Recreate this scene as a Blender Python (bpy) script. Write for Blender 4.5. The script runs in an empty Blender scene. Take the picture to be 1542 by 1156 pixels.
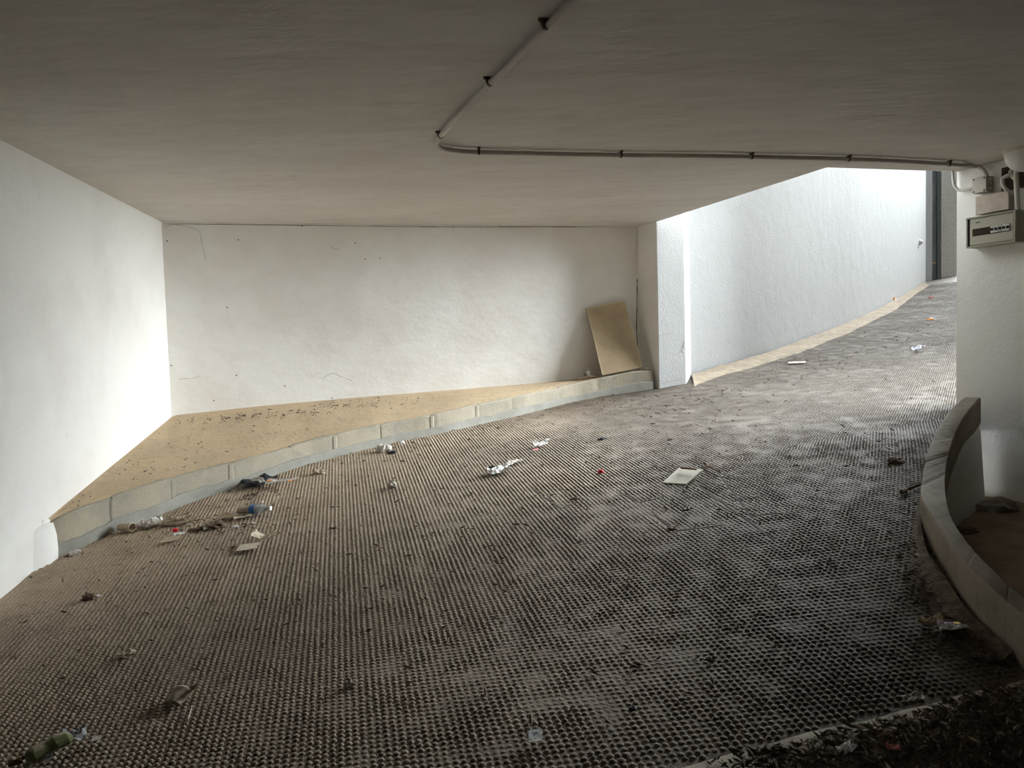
import bpy, bmesh, math, random
import numpy as np
from mathutils import Vector, Matrix, noise
random.seed(7); np.random.seed(7)
SC = bpy.context.scene
COL = SC.collection
PI = math.pi

# ------------------------------------------------------------------ camera
F = 1130.0; CX = 771.0; CY = 578.0
PITCH = math.atan(60/1130.0); ROLL = 0.028
EYE = Vector((0, 0, 1.6)); S = 1.3
fw = Vector((0, math.cos(PITCH), -math.sin(PITCH)))
U0 = Vector((0, math.sin(PITCH), math.cos(PITCH))); X0 = Vector((1, 0, 0))
rt = X0*math.cos(ROLL) - U0*math.sin(ROLL)
up = U0*math.cos(ROLL) + X0*math.sin(ROLL)
cd = bpy.data.cameras.new('camera'); cam = bpy.data.objects.new('camera', cd); COL.objects.link(cam)
cd.sensor_fit = 'HORIZONTAL'; cd.sensor_width = 36; cd.lens = 36*F/1542; cd.clip_start = .02; cd.clip_end = 300
M = Matrix((rt, up, -fw)).transposed().to_4x4(); M.translation = EYE; cam.matrix_world = M
SC.camera = cam

# ------------------------------------------------------------------ light
w = bpy.data.worlds.new('sky'); SC.world = w; w.use_nodes = True
nt = w.node_tree; bg = nt.nodes['Background']
tc = nt.nodes.new('ShaderNodeTexCoord'); sx = nt.nodes.new('ShaderNodeSeparateXYZ'); rmp = nt.nodes.new('ShaderNodeValToRGB')
nt.links.new(tc.outputs['Generated'], sx.inputs[0]); nt.links.new(sx.outputs['Z'], rmp.inputs[0]); nt.links.new(rmp.outputs[0], bg.inputs[0])
rmp.color_ramp.elements[0].color = (.93, .96, 1, 1); rmp.color_ramp.elements[1].color = (.62, .78, 1, 1)
bg.inputs[1].default_value = .3
sd = bpy.data.lights.new('sun', 'SUN'); sun = bpy.data.objects.new('sun', sd); COL.objects.link(sun)
sd.energy = 36.0; sd.angle = math.radians(70); sd.color = (.91, .965, 1)
SUN_FROM = Vector((.90, .42, .31))
sun.rotation_euler = SUN_FROM.to_track_quat('Z', 'Y').to_euler(); sun.location = (6, 8, 8)
SC.view_settings.view_transform = 'Standard'; SC.view_settings.look = 'None'
SC.view_settings.gamma = 1; SC.view_settings.use_curve_mapping = False
SC.view_settings.exposure = 0.68
SC.cycles.max_bounces = 10; SC.cycles.diffuse_bounces = 8

# ------------------------------------------------------------------ rays and planes
def ray(px, py): return (fw + rt*((px-CX)/F) - up*((py-CY)/F))
RA, RB, RC = .0975, .0834, .1078
def rz(x, y): return RA + RB*x + RC*y
RN = Vector((-RB, -RC, 1)).normalized()
ZC = 1.6 + .95*S
def ongnd(px, py, h=0.0):
    d = ray(px, py); t = (RA+h-EYE.z)/(d.z-RB*d.x-RC*d.y); return EYE + d*t
def onz(px, py, z):
    d = ray(px, py); return EYE + d*((z-EYE.z)/d.z)
def onplane(px, py, p0, n):
    d = ray(px, py); return EYE + d*((p0-EYE).dot(n)/d.dot(n))
def psize(px, py, w_, h=0.0):            # metres for a width in pixels at a place on the ramp
    p = ongnd(px, py, h); return w_/F*(p-EYE).dot(fw)

# ------------------------------------------------------------------ materials
def mat(name, col, rough=.85, bump=None, mott=None, spec=.3, metal=0, dark=None, trans=0):
    """bump=(scale,strength,dist) or list; mott=(scale, colour2, lo, hi[, stretch])"""
    m = bpy.data.materials.new(name); m.use_nodes = True; n = m.node_tree; b = n.nodes['Principled BSDF']
    b.inputs['Roughness'].default_value = rough; b.inputs['Metallic'].default_value = metal
    b.inputs['Specular IOR Level'].default_value = spec
    if trans: b.inputs['Transmission Weight'].default_value = trans
    b.inputs['Base Color'].default_value = (*col, 1)
    geo = n.nodes.new('ShaderNodeNewGeometry')
    def vec(st):
        if not st: return geo.outputs['Position']
        mp = n.nodes.new('ShaderNodeMapping'); mp.inputs['Scale'].default_value = st
        n.links.new(geo.outputs['Position'], mp.inputs[0]); return mp.outputs[0]
    cur = None
    for mt in (mott or []):
        nz = n.nodes.new('ShaderNodeTexNoise'); nz.inputs['Scale'].default_value = mt[0]; nz.inputs['Detail'].default_value = 6
        nz.inputs['Roughness'].default_value = .62
        n.links.new(vec(mt[4] if len(mt) > 4 else None), nz.inputs['Vector'])
        mr = n.nodes.new('ShaderNodeMapRange'); mr.inputs['From Min'].default_value = mt[2]; mr.inputs['From Max'].default_value = mt[3]
        n.links.new(nz.outputs[0], mr.inputs[0])
        mx = n.nodes.new('ShaderNodeMix'); mx.data_type = 'RGBA'
        n.links.new(mr.outputs[0], mx.inputs[0])
        if cur is None: mx.inputs[6].default_value = (*col, 1)
        else: n.links.new(cur, mx.inputs[6])
        mx.inputs[7].default_value = (*mt[1], 1); cur = mx.outputs[2]
    if cur is not None: n.links.new(cur, b.inputs['Base Color'])
    prev = None
    for bp in (bump or []):
        nz = n.nodes.new('ShaderNodeTexNoise'); nz.inputs['Scale'].default_value = bp[0]; nz.inputs['Detail'].default_value = 5
        n.links.new(vec(bp[3] if len(bp) > 3 else None), nz.inputs['Vector'])
        bn = n.nodes.new('ShaderNodeBump'); bn.inputs['Strength'].default_value = bp[1]; bn.inputs['Distance'].default_value = bp[2]
        n.links.new(nz.outputs[0], bn.inputs['Height'])
        if prev: n.links.new(prev, bn.inputs['Normal'])
        prev = bn.outputs[0]
    if prev: n.links.new(prev, b.inputs['Normal'])
    return m
WHITE = (.84, .835, .80)
m_wall = mat('white_plaster', WHITE, .9, [(3, .5, .03), (40, .35, .006), (160, .25, .002)],
             [(1.2, (.74, .72, .685), .45, .75), (9, (.70, .67, .62), .62, .9), (70, (.55, .52, .47), .70, .82)])
m_wback = mat('white_plaster_aged', (.84, .83, .79), .9, [(2.2, .5, .03, (1, 1, 1.6)), (30, .3, .005), (150, .2, .002)],
              [(1.0, (.74, .70, .65), .42, .7), (5, (.76, .69, .62), .6, .85, (1, 1, 2)), (45, (.50, .46, .42), .74, .80)])
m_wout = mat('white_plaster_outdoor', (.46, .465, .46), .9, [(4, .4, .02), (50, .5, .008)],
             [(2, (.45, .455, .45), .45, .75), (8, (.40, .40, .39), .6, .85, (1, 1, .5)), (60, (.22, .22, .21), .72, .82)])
m_bare = mat('bare_concrete', (.13, .12, .105), .95, [(8, .4, .02)], [(2, (.10, .09, .08), .4, .65)])
m_stucco = mat('rough_stucco', (.80, .77, .69), .95, [(60, .9, .03)], [(50, (.38, .35, .29), .5, .65)])
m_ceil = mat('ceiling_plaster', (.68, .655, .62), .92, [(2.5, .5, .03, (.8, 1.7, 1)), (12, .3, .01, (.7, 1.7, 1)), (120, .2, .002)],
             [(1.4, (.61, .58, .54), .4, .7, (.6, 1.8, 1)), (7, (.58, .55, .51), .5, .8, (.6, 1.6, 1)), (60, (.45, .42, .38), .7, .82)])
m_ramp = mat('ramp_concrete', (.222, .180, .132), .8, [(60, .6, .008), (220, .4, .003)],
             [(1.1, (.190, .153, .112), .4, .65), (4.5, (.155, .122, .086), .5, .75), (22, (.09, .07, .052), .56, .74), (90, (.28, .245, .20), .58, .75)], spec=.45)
def dust_and_falloff(m):  # light falloff painted into the colour along with dust: paler left, darker right
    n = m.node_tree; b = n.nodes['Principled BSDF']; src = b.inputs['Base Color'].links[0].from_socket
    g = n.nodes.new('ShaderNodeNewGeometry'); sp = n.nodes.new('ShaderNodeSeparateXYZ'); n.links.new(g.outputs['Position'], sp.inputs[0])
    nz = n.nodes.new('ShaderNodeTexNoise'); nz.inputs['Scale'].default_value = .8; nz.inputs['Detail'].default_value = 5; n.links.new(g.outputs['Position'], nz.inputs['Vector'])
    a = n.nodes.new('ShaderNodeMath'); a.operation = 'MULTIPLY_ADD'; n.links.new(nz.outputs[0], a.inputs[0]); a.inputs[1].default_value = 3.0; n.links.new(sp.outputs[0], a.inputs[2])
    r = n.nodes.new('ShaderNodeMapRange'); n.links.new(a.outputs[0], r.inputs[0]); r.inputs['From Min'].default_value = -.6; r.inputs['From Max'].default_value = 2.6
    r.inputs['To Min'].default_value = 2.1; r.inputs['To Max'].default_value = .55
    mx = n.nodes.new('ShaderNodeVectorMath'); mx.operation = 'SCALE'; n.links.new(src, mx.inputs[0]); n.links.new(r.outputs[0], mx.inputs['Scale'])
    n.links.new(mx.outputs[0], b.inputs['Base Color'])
dust_and_falloff(m_ramp)
m_apron = mat('dusty_concrete', (.36, .32, .25), .9, [(12, .5, .02), (80, .5, .006)],
              [(3, (.17, .14, .11), .42, .62), (18, (.10, .08, .06), .5, .68)])
m_kerb = mat('kerb_concrete', (.39, .345, .265), .9, [(10, .4, .01), (70, .6, .006)],
             [(3.2, (.32, .295, .235), .42, .62), (9, (.29, .275, .23), .55, .75), (60, (.50, .46, .38), .6, .75)])
m_kerbd = mat('kerb_concrete_worn', (.40, .35, .28), .9, [(10, .4, .01), (70, .6, .006)],
              [(3, (.31, .275, .22), .42, .62), (11, (.24, .205, .155), .55, .75), (80, (.46, .41, .33), .6, .75)])
m_render = mat('grey_base_render', (.33, .325, .285), .92, [(20, .4, .008)], [(5, (.27, .265, .23), .4, .6), (40, (.38, .36, .31), .6, .7)])
m_sand = mat('sandy_dirt', (.54, .42, .27), .98, [(25, .5, .012), (150, .6, .004)],
             [(2.2, (.46, .36, .24), .4, .65), (16, (.38, .29, .19), .56, .72), (60, (.22, .17, .12), .62, .74)])
m_sand2 = mat('brown_dirt', (.33, .25, .17), .98, [(20, .5, .015), (150, .6, .004)], [(3, (.24, .18, .12), .4, .6), (30, (.13, .10, .07), .6, .75)])
m_soil = mat('dark_soil', (.20, .16, .12), 1, [(60, .8, .01)], [(20, (.11, .085, .065), .4, .6)])
m_leaf = mat('dry_leaf_bits', (.22, .16, .11), .95, None, [(90, (.09, .065, .05), .4, .6)])
m_gleaf = mat('grey_leaf_bits', (.16, .135, .115), .95)
m_pipe = mat('grey_pvc', (.52, .49, .45), .45, None, [(30, (.45, .42, .38), .5, .7)])
m_clip = mat('rusty_clip', (.10, .07, .05), .7)
m_jbox = mat('ivory_plastic', (.62, .59, .52), .45); m_jboxd = mat('ivory_plastic_side', (.46, .43, .37), .5)
m_cover = mat('pinkish_beige_plastic', (.60, .53, .45), .5, None, [(8, (.52, .44, .37), .45, .6)])
m_board = mat('greenish_grey_plastic', (.38, .37, .29), .45); m_boardf = mat('panel_front', (.47, .46, .37), .45)
m_blackp = mat('black_plastic', (.012, .012, .014), .3); m_wp = mat('white_switch', (.75, .75, .72), .4)
m_dark = mat('dark_cavity', (.05, .035, .025), .95); m_hose = mat('white_flexible_duct', (.62, .60, .55), .5)
m_lamp = mat('opal_glass', (.78, .77, .74), .3)
m_steel = mat('dark_painted_metal', (.08, .09, .085), .5, None, [(10, (.13, .14, .135), .5, .6, (1, 1, .2))], spec=.5)
m_card = mat('brown_cardboard', (.46, .37, .26), .9, [(60, .3, .003)], [(25, (.36, .28, .19), .5, .7)])
m_cardl = mat('pale_cardboard', (.62, .55, .42), .9, None, [(25, (.5, .43, .32), .5, .7)])
m_slab = mat('fibre_board', (.47, .37, .235), .85, [(60, .3, .003)], [(6, (.40, .31, .195), .4, .65), (40, (.53, .43, .28), .6, .75)])
m_slabe = mat('fibre_board_edge', (.60, .52, .38), .85)
m_tile = mat('ivory_tile', (.70, .68, .58), .5, None, [(20, (.55, .50, .42), .55, .7)])
m_white = mat('white_plastic_film', (.82, .82, .80), .5); m_paper = mat('dusty_paper', (.60, .56, .50), .8, None, [(40, (.42, .38, .33), .5, .65)])
m_red = mat('red_plastic', (.80, .02, .04), .35); m_orange = mat('orange_wrapper', (.85, .33, .06), .5)
m_yellow = mat('yellow_print', (.85, .68, .05), .5); m_blue = mat('blue_label', (.05, .16, .45), .5)
m_maroon = mat('maroon_print', (.14, .03, .03), .5); m_green = mat('olive_bottle_plastic', (.20, .22, .10), .3)
m_clear = mat('clear_plastic', (.75, .80, .82), .12, trans=.6); m_tan = mat('tan_packet', (.45, .38, .28), .7, None, [(30, (.30, .24, .17), .5, .65)])
m_stone = mat('grey_stone', (.34, .31, .27), .95, [(40, .6, .01)]); m_bark = mat('brown_twig', (.16, .10, .06), .9)
m_silver = mat('silver_foil', (.75, .78, .85), .25, metal=.7); m_pink = mat('pink_paper', (.70, .30, .26), .7)
m_blackfilm = mat('black_film', (.02, .022, .03), .4); m_crack = mat('crack_dark', (.07, .055, .045), 1)
m_joint = mat('filled_joint', (.045, .036, .028), 1)
m_wcrack = mat('plaster_crack', (.42, .38, .33), 1)

# ------------------------------------------------------------------ mesh helpers
class MB:
    def __init__(s): s.v = []; s.f = []; s.m = []
    def add(s, vs, fs, mi=0):
        o = len(s.v); s.v += [tuple(v) for v in vs]; s.f += [tuple(i+o for i in f) for f in fs]; s.m += [mi]*len(fs)
    def box(s, c, ax, ay, az, mi=0):       # centre and half-axes vectors
        c = Vector(c); vs = [c+ax*i+ay*j+az*k for i in (-1, 1) for j in (-1, 1) for k in (-1, 1)]
        s.add(vs, [(0, 1, 3, 2), (4, 6, 7, 5), (0, 4, 5, 1), (2, 3, 7, 6), (0, 2, 6, 4), (1, 5, 7, 3)], mi)
    def tube(s, pts, r, seg=10, cap=True, mi=0):
        pts = [Vector(p) for p in pts]; rings = []; prev = None
        rs = r if isinstance(r, (list, tuple)) else [r]*len(pts)
        for i, p in enumerate(pts):
            d = (pts[min(i+1, len(pts)-1)] - pts[max(i-1, 0)]).normalized()
            a = prev if prev is not None else (Vector((0, 0, 1)) if abs(d.z) < .9 else Vector((1, 0, 0)))
            x = (a - d*a.dot(d)).normalized(); prev = x; y = d.cross(x)
            rings.append([p + (x*math.cos(t)+y*math.sin(t))*rs[i] for t in [2*PI*k/seg for k in range(seg)]])
        vs = [v for g in rings for v in g]; fs = []
        for i in range(len(pts)-1):
            for k in range(seg):
                a = i*seg+k; b = i*seg+(k+1) % seg; fs.append((a, b, b+seg, a+seg))
        if cap: fs.append(tuple(range(seg))[::-1]); fs.append(tuple(range((len(pts)-1)*seg, len(pts)*seg)))
        s.add(vs, fs, mi)
    def prism(s, poly, z0, z1, mi=0):      # poly xy list, z0/z1 number or function
        n = len(poly); g = lambda z, p: z(p[0], p[1]) if callable(z) else z
        vs = [(p[0], p[1], g(z0, p)) for p in poly]+[(p[0], p[1], g(z1, p)) for p in poly]
        fs = [tuple(range(n))[::-1], tuple(range(n, 2*n))]+[(i, (i+1) % n, n+(i+1) % n, n+i) for i in range(n)]
        s.add(vs, fs, mi)
    def build(s, name, m, parent=None, smooth=False, bevel=0, world=False):
        me = bpy.data.meshes.new(name); me.from_pydata(s.v, [], s.f)
        for mm in (m if isinstance(m, (list, tuple)) else [m]): me.materials.append(mm)
        me.polygons.foreach_set('material_index', s.m)
        bm = bmesh.new(); bm.from_mesh(me); bmesh.ops.recalc_face_normals(bm, faces=bm.faces); bm.to_mesh(me); bm.free()
        if smooth: me.polygons.foreach_set('use_smooth', [True]*len(me.polygons))
        me.update()
        o = bpy.data.objects.new(name, me); COL.objects.link(o)
        if parent:
            o.parent = parent
            if not world: o.matrix_parent_inverse = Matrix.Translation(-Vector(parent.location)) if parent.type == 'EMPTY' and 'placed' not in parent else Matrix()
        if bevel:
            b = o.modifiers.new('bevel', 'BEVEL'); b.width = bevel; b.segments = 2; b.limit_method = 'ANGLE'
        return o
def tag(o, label=None, cat=None, group=None, kind=None):
    if label: o['label'] = label
    if cat: o['category'] = cat
    if group: o['group'] = group
    if kind: o['kind'] = kind
    return o
def thing(name, loc, label, cat, group=None):
    o = bpy.data.objects.new(name, None); COL.objects.link(o); o.location = loc; o.empty_display_size = .05
    return tag(o, label, cat, group)
def struct(o): o['kind'] = 'structure'; return o
def catmull(L, n):
    out = []
    for i in range(len(L)-1):
        p0 = L[max(i-1, 0)]; p1 = L[i]; p2 = L[i+1]; p3 = L[min(i+2, len(L)-1)]
        for k in range(n):
            t = k/n; out.append(.5*((2*p1)+(p2-p0)*t+(2*p0-5*p1+4*p2-p3)*t*t+(3*p1-p0-3*p2+p3)*t**3))
    return out+[L[-1]]
def xy(p): return Vector((p[0], p[1]))
def grid_mesh(rows, name, m, parent=None, smooth=True, thick=0):
    b = MB(); nr, nc = len(rows), len(rows[0]); b.add([v for r in rows for v in r], [(i*nc+j, i*nc+j+1, (i+1)*nc+j+1, (i+1)*nc+j) for i in range(nr-1) for j in range(nc-1)])
    o = b.build(name, m, parent, smooth)
    if thick:
        s = o.modifiers.new('solid', 'SOLIDIFY'); s.thickness = thick; s.offset = 0
    return o
def interp(pts, x):
    for (x0, y0), (x1, y1) in zip(pts, pts[1:]):
        if x <= x1: return y0+(y1-y0)*(x-x0)/(x1-x0) if x1 != x0 else y0
    return pts[-1][1]

# ------------------------------------------------------------------ shell
A = onz(0, 210, ZC); C0 = onz(243, 334, ZC); B1 = onz(960, 342, ZC); P1 = onz(988, 334, ZC)
E1 = onz(1245, 252, ZC); E2 = onz(1441, 258.5, ZC)
K = E2.copy()
dl = (A-C0).normalized(); A2 = C0+dl*14
dv = Vector((.374, -.927, 0)).normalized(); nv = Vector((-.927, -.374, 0)).normalized()      # right wall: along, normal
db = (B1-C0).normalized(); nb = Vector((-db.y, db.x, 0)) * -1
def wallbox(name, p, q, out, thick, z0, z1, m):
    b = MB(); o = out.normalized()*thick
    b.prism([xy(p), xy(q), xy(q)+xy(o), xy(p)+xy(o)], z0, z1); ob = b.build(name, m); return struct(ob)
T = .3
nl = Vector((-dl.y, dl.x, 0)); nl = -nl if nl.dot(Vector((1, 0, 0))) > 0 else nl
A1 = A+dl*.8; wallbox('wall_left_bare', A1, A2, nl, T*.95, -1.4, ZC, m_bare)
wl = wallbox('wall_left', C0-dl*T, A1, nl, T, -1.4, ZC, m_wall)
wb = wallbox('wall_back', C0-db*.0, B1+db*.1, -nb, T, .3, ZC, m_wback)
R2 = K+dv*13; R1 = K+dv*1.1
wallbox('wall_right_bare', R1, R2, -nv, .33, -1.2, ZC, m_bare)
wr = wallbox('wall_right', K, R1, -nv, .35, -1.2, ZC, m_wall)
wrear = wallbox('wall_rear', A2, R2, Vector((0, -1, 0)), .3, -1.4, ZC, m_bare)
# bare slab further back in the garage
b = MB(); b.box((1.5, -2.6, ZC-.004), Vector((7, 0, 0)), Vector((0, 4.1, 0)), Vector((0, 0, .003))); struct(b.build('ceiling_bare', m_bare))
eS = (E2-E1).normalized()
b = MB(); b.prism([xy(A2)+Vector((-1, -.6)), xy(R2)+Vector((.4, -.6)), xy(E2)+xy(eS)*.4, xy(E1), xy(P1), xy(B1)+xy(db)*.12+Vector((.02, .35)), xy(C0)+Vector((-1, .4))], ZC, ZC+.32)
ceil = struct(b.build('ceiling', m_ceil))
# upstand of the building above the slab edge
b = MB()
for p, q in ((P1, E1), (E1, E2+eS*.4)):
    d = (xy(q)-xy(p)).normalized(); n_ = Vector((d.y, -d.x)) * .25
    b.prism([xy(p), xy(q), xy(q)+n_, xy(p)+n_], ZC+.32, ZC+1.1)
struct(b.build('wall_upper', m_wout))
b = MB(); b.prism([(4.2, -8), (40, -8), (40, 40), (16, 40), (16, 9), (4.2, 6)], .1, .3); struct(b.build('floor_street', m_apron))
b = MB(); b.prism([(7.0, 8.6), (11, 11.0), (16, 18), (20, 29), (20.6, 29), (16.6, 18), (11.5, 10.7), (7.1, 8.3)], .2, 9); struct(b.build('wall_added_shade', m_stucco))  # unseen wall added to keep the low sun off the outer wall
# pillar
q0 = ongnd(988, 585); q1 = ongnd(1034, 578); q2 = ongnd(1040, 566)
pf = xy(P1); pr = xy(q1)
b = MB(); b.prism([pf, (pr.x-.01, pr.y), (pr.x+.0, pr.y+.01), xy(q2)+Vector((.004, -.01)), xy(q2)+Vector((.0, .3)), xy(B1)+xy(db)*.5+Vector((0, .6)), xy(B1)+Vector((.0, .0))], .3, 3.9)
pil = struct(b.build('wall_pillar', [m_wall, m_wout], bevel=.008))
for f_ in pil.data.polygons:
    if (f_.normal.y < -.6 or f_.normal.x > .3) and abs(f_.normal.z) < .5: f_.material_index = 1  # faces catching the light take the darker plaster, dimming them by colour
# outer curved wall
ow = [xy(ongnd(*p)) for p in ((1039, 566), (1090, 553), (1150, 535), (1200, 518), (1250, 499), (1300, 478), (1350, 452), (1394, 425))]
n_in = [((ow[min(i+1, 7)]-ow[max(i-1, 0)]).normalized()) for i in range(8)]
b = MB(); owc = catmull(ow, 8); nic = [((owc[min(i+1, len(owc)-1)]-owc[max(i-1, 0)]).normalized()) for i in range(len(owc))]; back = [p+Vector((-d.y, d.x))*.25 for p, d in zip(owc, nic)]
b.prism(owc+back[::-1], .2, 5.4)
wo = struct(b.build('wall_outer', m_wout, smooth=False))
for f_ in wo.data.polygons: f_.use_smooth = abs(f_.normal.z) < .5 and f_.area < 4
wo.data.set_sharp_from_angle(angle=math.radians(30))
# post, pier outside
pp = ongnd(1398, 424); 
# ------------------------------------------------------------------ kerb pixel curves
LB = [(79, 841), (109, 831), (163, 805), (223, 782), (272, 762), (340, 739), (420, 713), (454, 702), (517, 685), (595, 666), (672, 651), (731, 637), (789, 624), (867, 604), (925, 594), (984, 586)]
LT = [(62, 789), (79, 787), (109, 772), (174, 747), (262, 719), (349, 696), (400, 683), (439, 672), (497, 656), (567, 640), (649, 625), (719, 609), (773, 598), (844, 583), (906, 569), (960, 558), (984, 557)]
def left_kerb(px):
    g = ongnd(px, interp(LB, px)); t = interp(LT, px); hd = math.hypot(g.x, g.y)
    z = g.z+.2
    for k in range(3):                      # height of the kerb top straight above the base
        d = ray(px, t); z = EYE.z + d.z*(g.y/d.y)
    return Vector((g.x, g.y, 0)), g.z, z
NK = 120
kp = [left_kerb(79+(984-79)*(i/NK)**1.0) for i in range(NK+1)]
for _ in range(6):
    kp = [kp[0]]+[tuple((kp[i-1][k]+kp[i][k]*2+kp[i+1][k])/4 for k in range(3)) for i in range(1, NK)]+[kp[-1]]
# right kerb: top outer edge / top inner edge / height over the ramp
RT = [(1452, 597, .13), (1428, 619, .13), (1407, 653, .13), (1395, 684, .13), (1389, 715, .13), (1386, 746, .135), (1398, 772, .145), (1420, 803, .155), (1446, 838, .17), (1474, 868, .18), (1508, 898, .18), (1542, 926, .18)]
RI = [(1477, 599), (1458, 620), (1441, 642), (1431, 664), (1425, 684), (1423, 715), (1428, 756), (1441, 785), (1460, 808), (1484, 833), (1512, 861), (1542, 888)]
ro = [ongnd(a_, b_, h) for a_, b_, h in RT]
ri = [ongnd(a_, b_, RT[i][2]) for i, (a_, b_) in enumerate(RI)]
for k in range(6):                          # the kerb runs on out of the frame
    for L in (ro, ri): L.append(L[-1]+(L[-1]-L[-2]).normalized()*.45+Vector((.05*k, 0, 0)))
RH = [t[2] for t in RT]+[.18]*6
for L in (ro, ri):
    for i, p in enumerate(L): p.z = rz(p.x, p.y)+RH[i]
def dens(L, n=6):
    out = []
    for i in range(len(L)-1):
        p0 = L[max(i-1, 0)]; p1 = L[i]; p2 = L[i+1]; p3 = L[min(i+2, len(L)-1)]
        for k in range(n):
            t = k/n; out.append(.5*((2*p1)+(p2-p0)*t+(2*p0-5*p1+4*p2-p3)*t*t+(3*p1-p0-3*p2+p3)*t**3))
    return out+[L[-1]]
roD = dens(ro); riD = dens(ri)

# ------------------------------------------------------------------ ramp floor
mid = [(a_+b_)*.5 for a_, b_ in zip(roD, riD)]
ap0 = ongnd(1542, 1016); ap1 = ongnd(1000, 1156); ad = (xy(ap1)-xy(ap0)).normalized()
apn = [xy(ap0)-ad*.9, xy(ap1)+ad*9]
poly = [xy(A2)+Vector((-.2, -.2)), apn[1]-Vector((0, 6))] 
# ramp polygon: everything on the left of the right kerb, from the room out to the street
mk = [xy(p) for p in mid if p.y > ap0.y-.05]
rp = [Vector((-4.6, -8.5)), Vector((3.0, -8.5)), Vector((3.0, -1))] + [xy(p) for p in mid[::-1]] + [xy(K)+Vector((.05, 0)), xy(K)+Vector((3, .8)), Vector((14, 9)), Vector((16, 22)), Vector((6, 20)), Vector((-4.6, 9))]
b = MB(); b.prism(rp, lambda x, y: rz(x, y)-.18, rz)
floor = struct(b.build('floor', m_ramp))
# raised relief: small cast studs, on lines that follow the stamp
PITCHG = .0248
def inside(pt, poly):
    x, y = pt; c = False; n = len(poly)
    for i in range(n):
        x1, y1 = poly[i]; x2, y2 = poly[(i+1) % n]
        if (y1 > y) != (y2 > y) and x < (x2-x1)*(y-y1)/(y2-y1)+x1: c = not c
    return c
kerbxy = [k[0] for k in kp]
visP = [ongnd(-30, 1175), ongnd(1020, 1175)]
clip = [xy(ongnd(-40, 1180)), xy(ap1)+ad*.3, xy(ap1), xy(ap0)]+[xy(p) for p in roD[::-1] if p.y > ap0.y]+[xy(K)+Vector((.03, -.04)), xy(K)+Vector((.3, .1)), xy(ongnd(1447, 500)), xy(ongnd(1447, 424)), xy(ongnd(1402, 428)), xy(ongnd(1350, 456)), xy(ongnd(1310, 476)), xy(ongnd(1250, 503)), xy(ongnd(1200, 522)), xy(ongnd(1090, 557)), xy(ongnd(1040, 570)), xy(ongnd(990, 588))]+[xy(k) for k in kerbxy[::-6]]+[xy(ongnd(57, 852)), xy(ongnd(-40, 940))]
JOINTS = [((1072, 700), (1131, 777)), ((1044, 725), (1165, 812)), ((1102, 755), (1150, 745)), ((1131, 777), (1180, 772)), ((800, 735), (845, 765)), ((845, 765), (880, 752)), ((935, 742), (962, 757)), ((962, 757), (1000, 747)), ((985, 775), (1016, 800)), ((1016, 800), (1090, 790))]
def studs():
    vx = -.2265; cand = []
    ys = np.arange(1.2, 16.5, PITCHG)
    jl = [(xy(ongnd(*a_)), xy(ongnd(*b_))) for a_, b_ in JOINTS]
    P = []
    cl = np.array([(p[0], p[1]) for p in clip])
    ii = np.arange(-220, 560)
    for j, y0 in enumerate(ys):
        al = .225*min(max((y0-2.6)/2.2, 0), 1)
        x0 = ii*PITCHG*1.02
        # column line x = x0 + vx*y ; row y = y0 + tan(al)*x
        ta = math.tan(al); x = (x0+vx*y0)/(1-vx*ta); y = y0+ta*x
        P.append(np.stack([x, y], 1))
    P = np.concatenate(P)
    ins = np.zeros(len(P), bool)
    n = len(cl)
    for i in range(n):
        x1, y1 = cl[i]; x2, y2 = cl[(i+1) % n]
        if y1 == y2: continue
        c = ((y1 > P[:, 1]) != (y2 > P[:, 1])) & (P[:, 0] < (x2-x1)*(P[:, 1]-y1)/(y2-y1)+x1); ins ^= c
    P = P[ins]
    keep = np.ones(len(P), bool)
    for a_, b_ in jl:
        a = np.array(a_[:]); d = np.array((b_-a_)[:]); L = np.linalg.norm(d); d = d/L
        r = P-a; t = r@d; s = np.abs(r[:, 0]*d[1]-r[:, 1]*d[0]); keep &= ~((t > 0) & (t < L) & (s < .010))
    P = P[keep]
    P += np.random.normal(0, .0011, P.shape)
    wob = np.array([noise.noise((x*1.3, y*1.3, 3.1)) for x, y in P]); fine = np.array([noise.noise((x*9, y*9, 1.1)) for x, y in P])
    amp = np.clip(1.0+.6*wob+.8*fine, .2, 1.45)
    far = P[:, 1] > 7.5
    return P, amp
SP, SA = studs()
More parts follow.
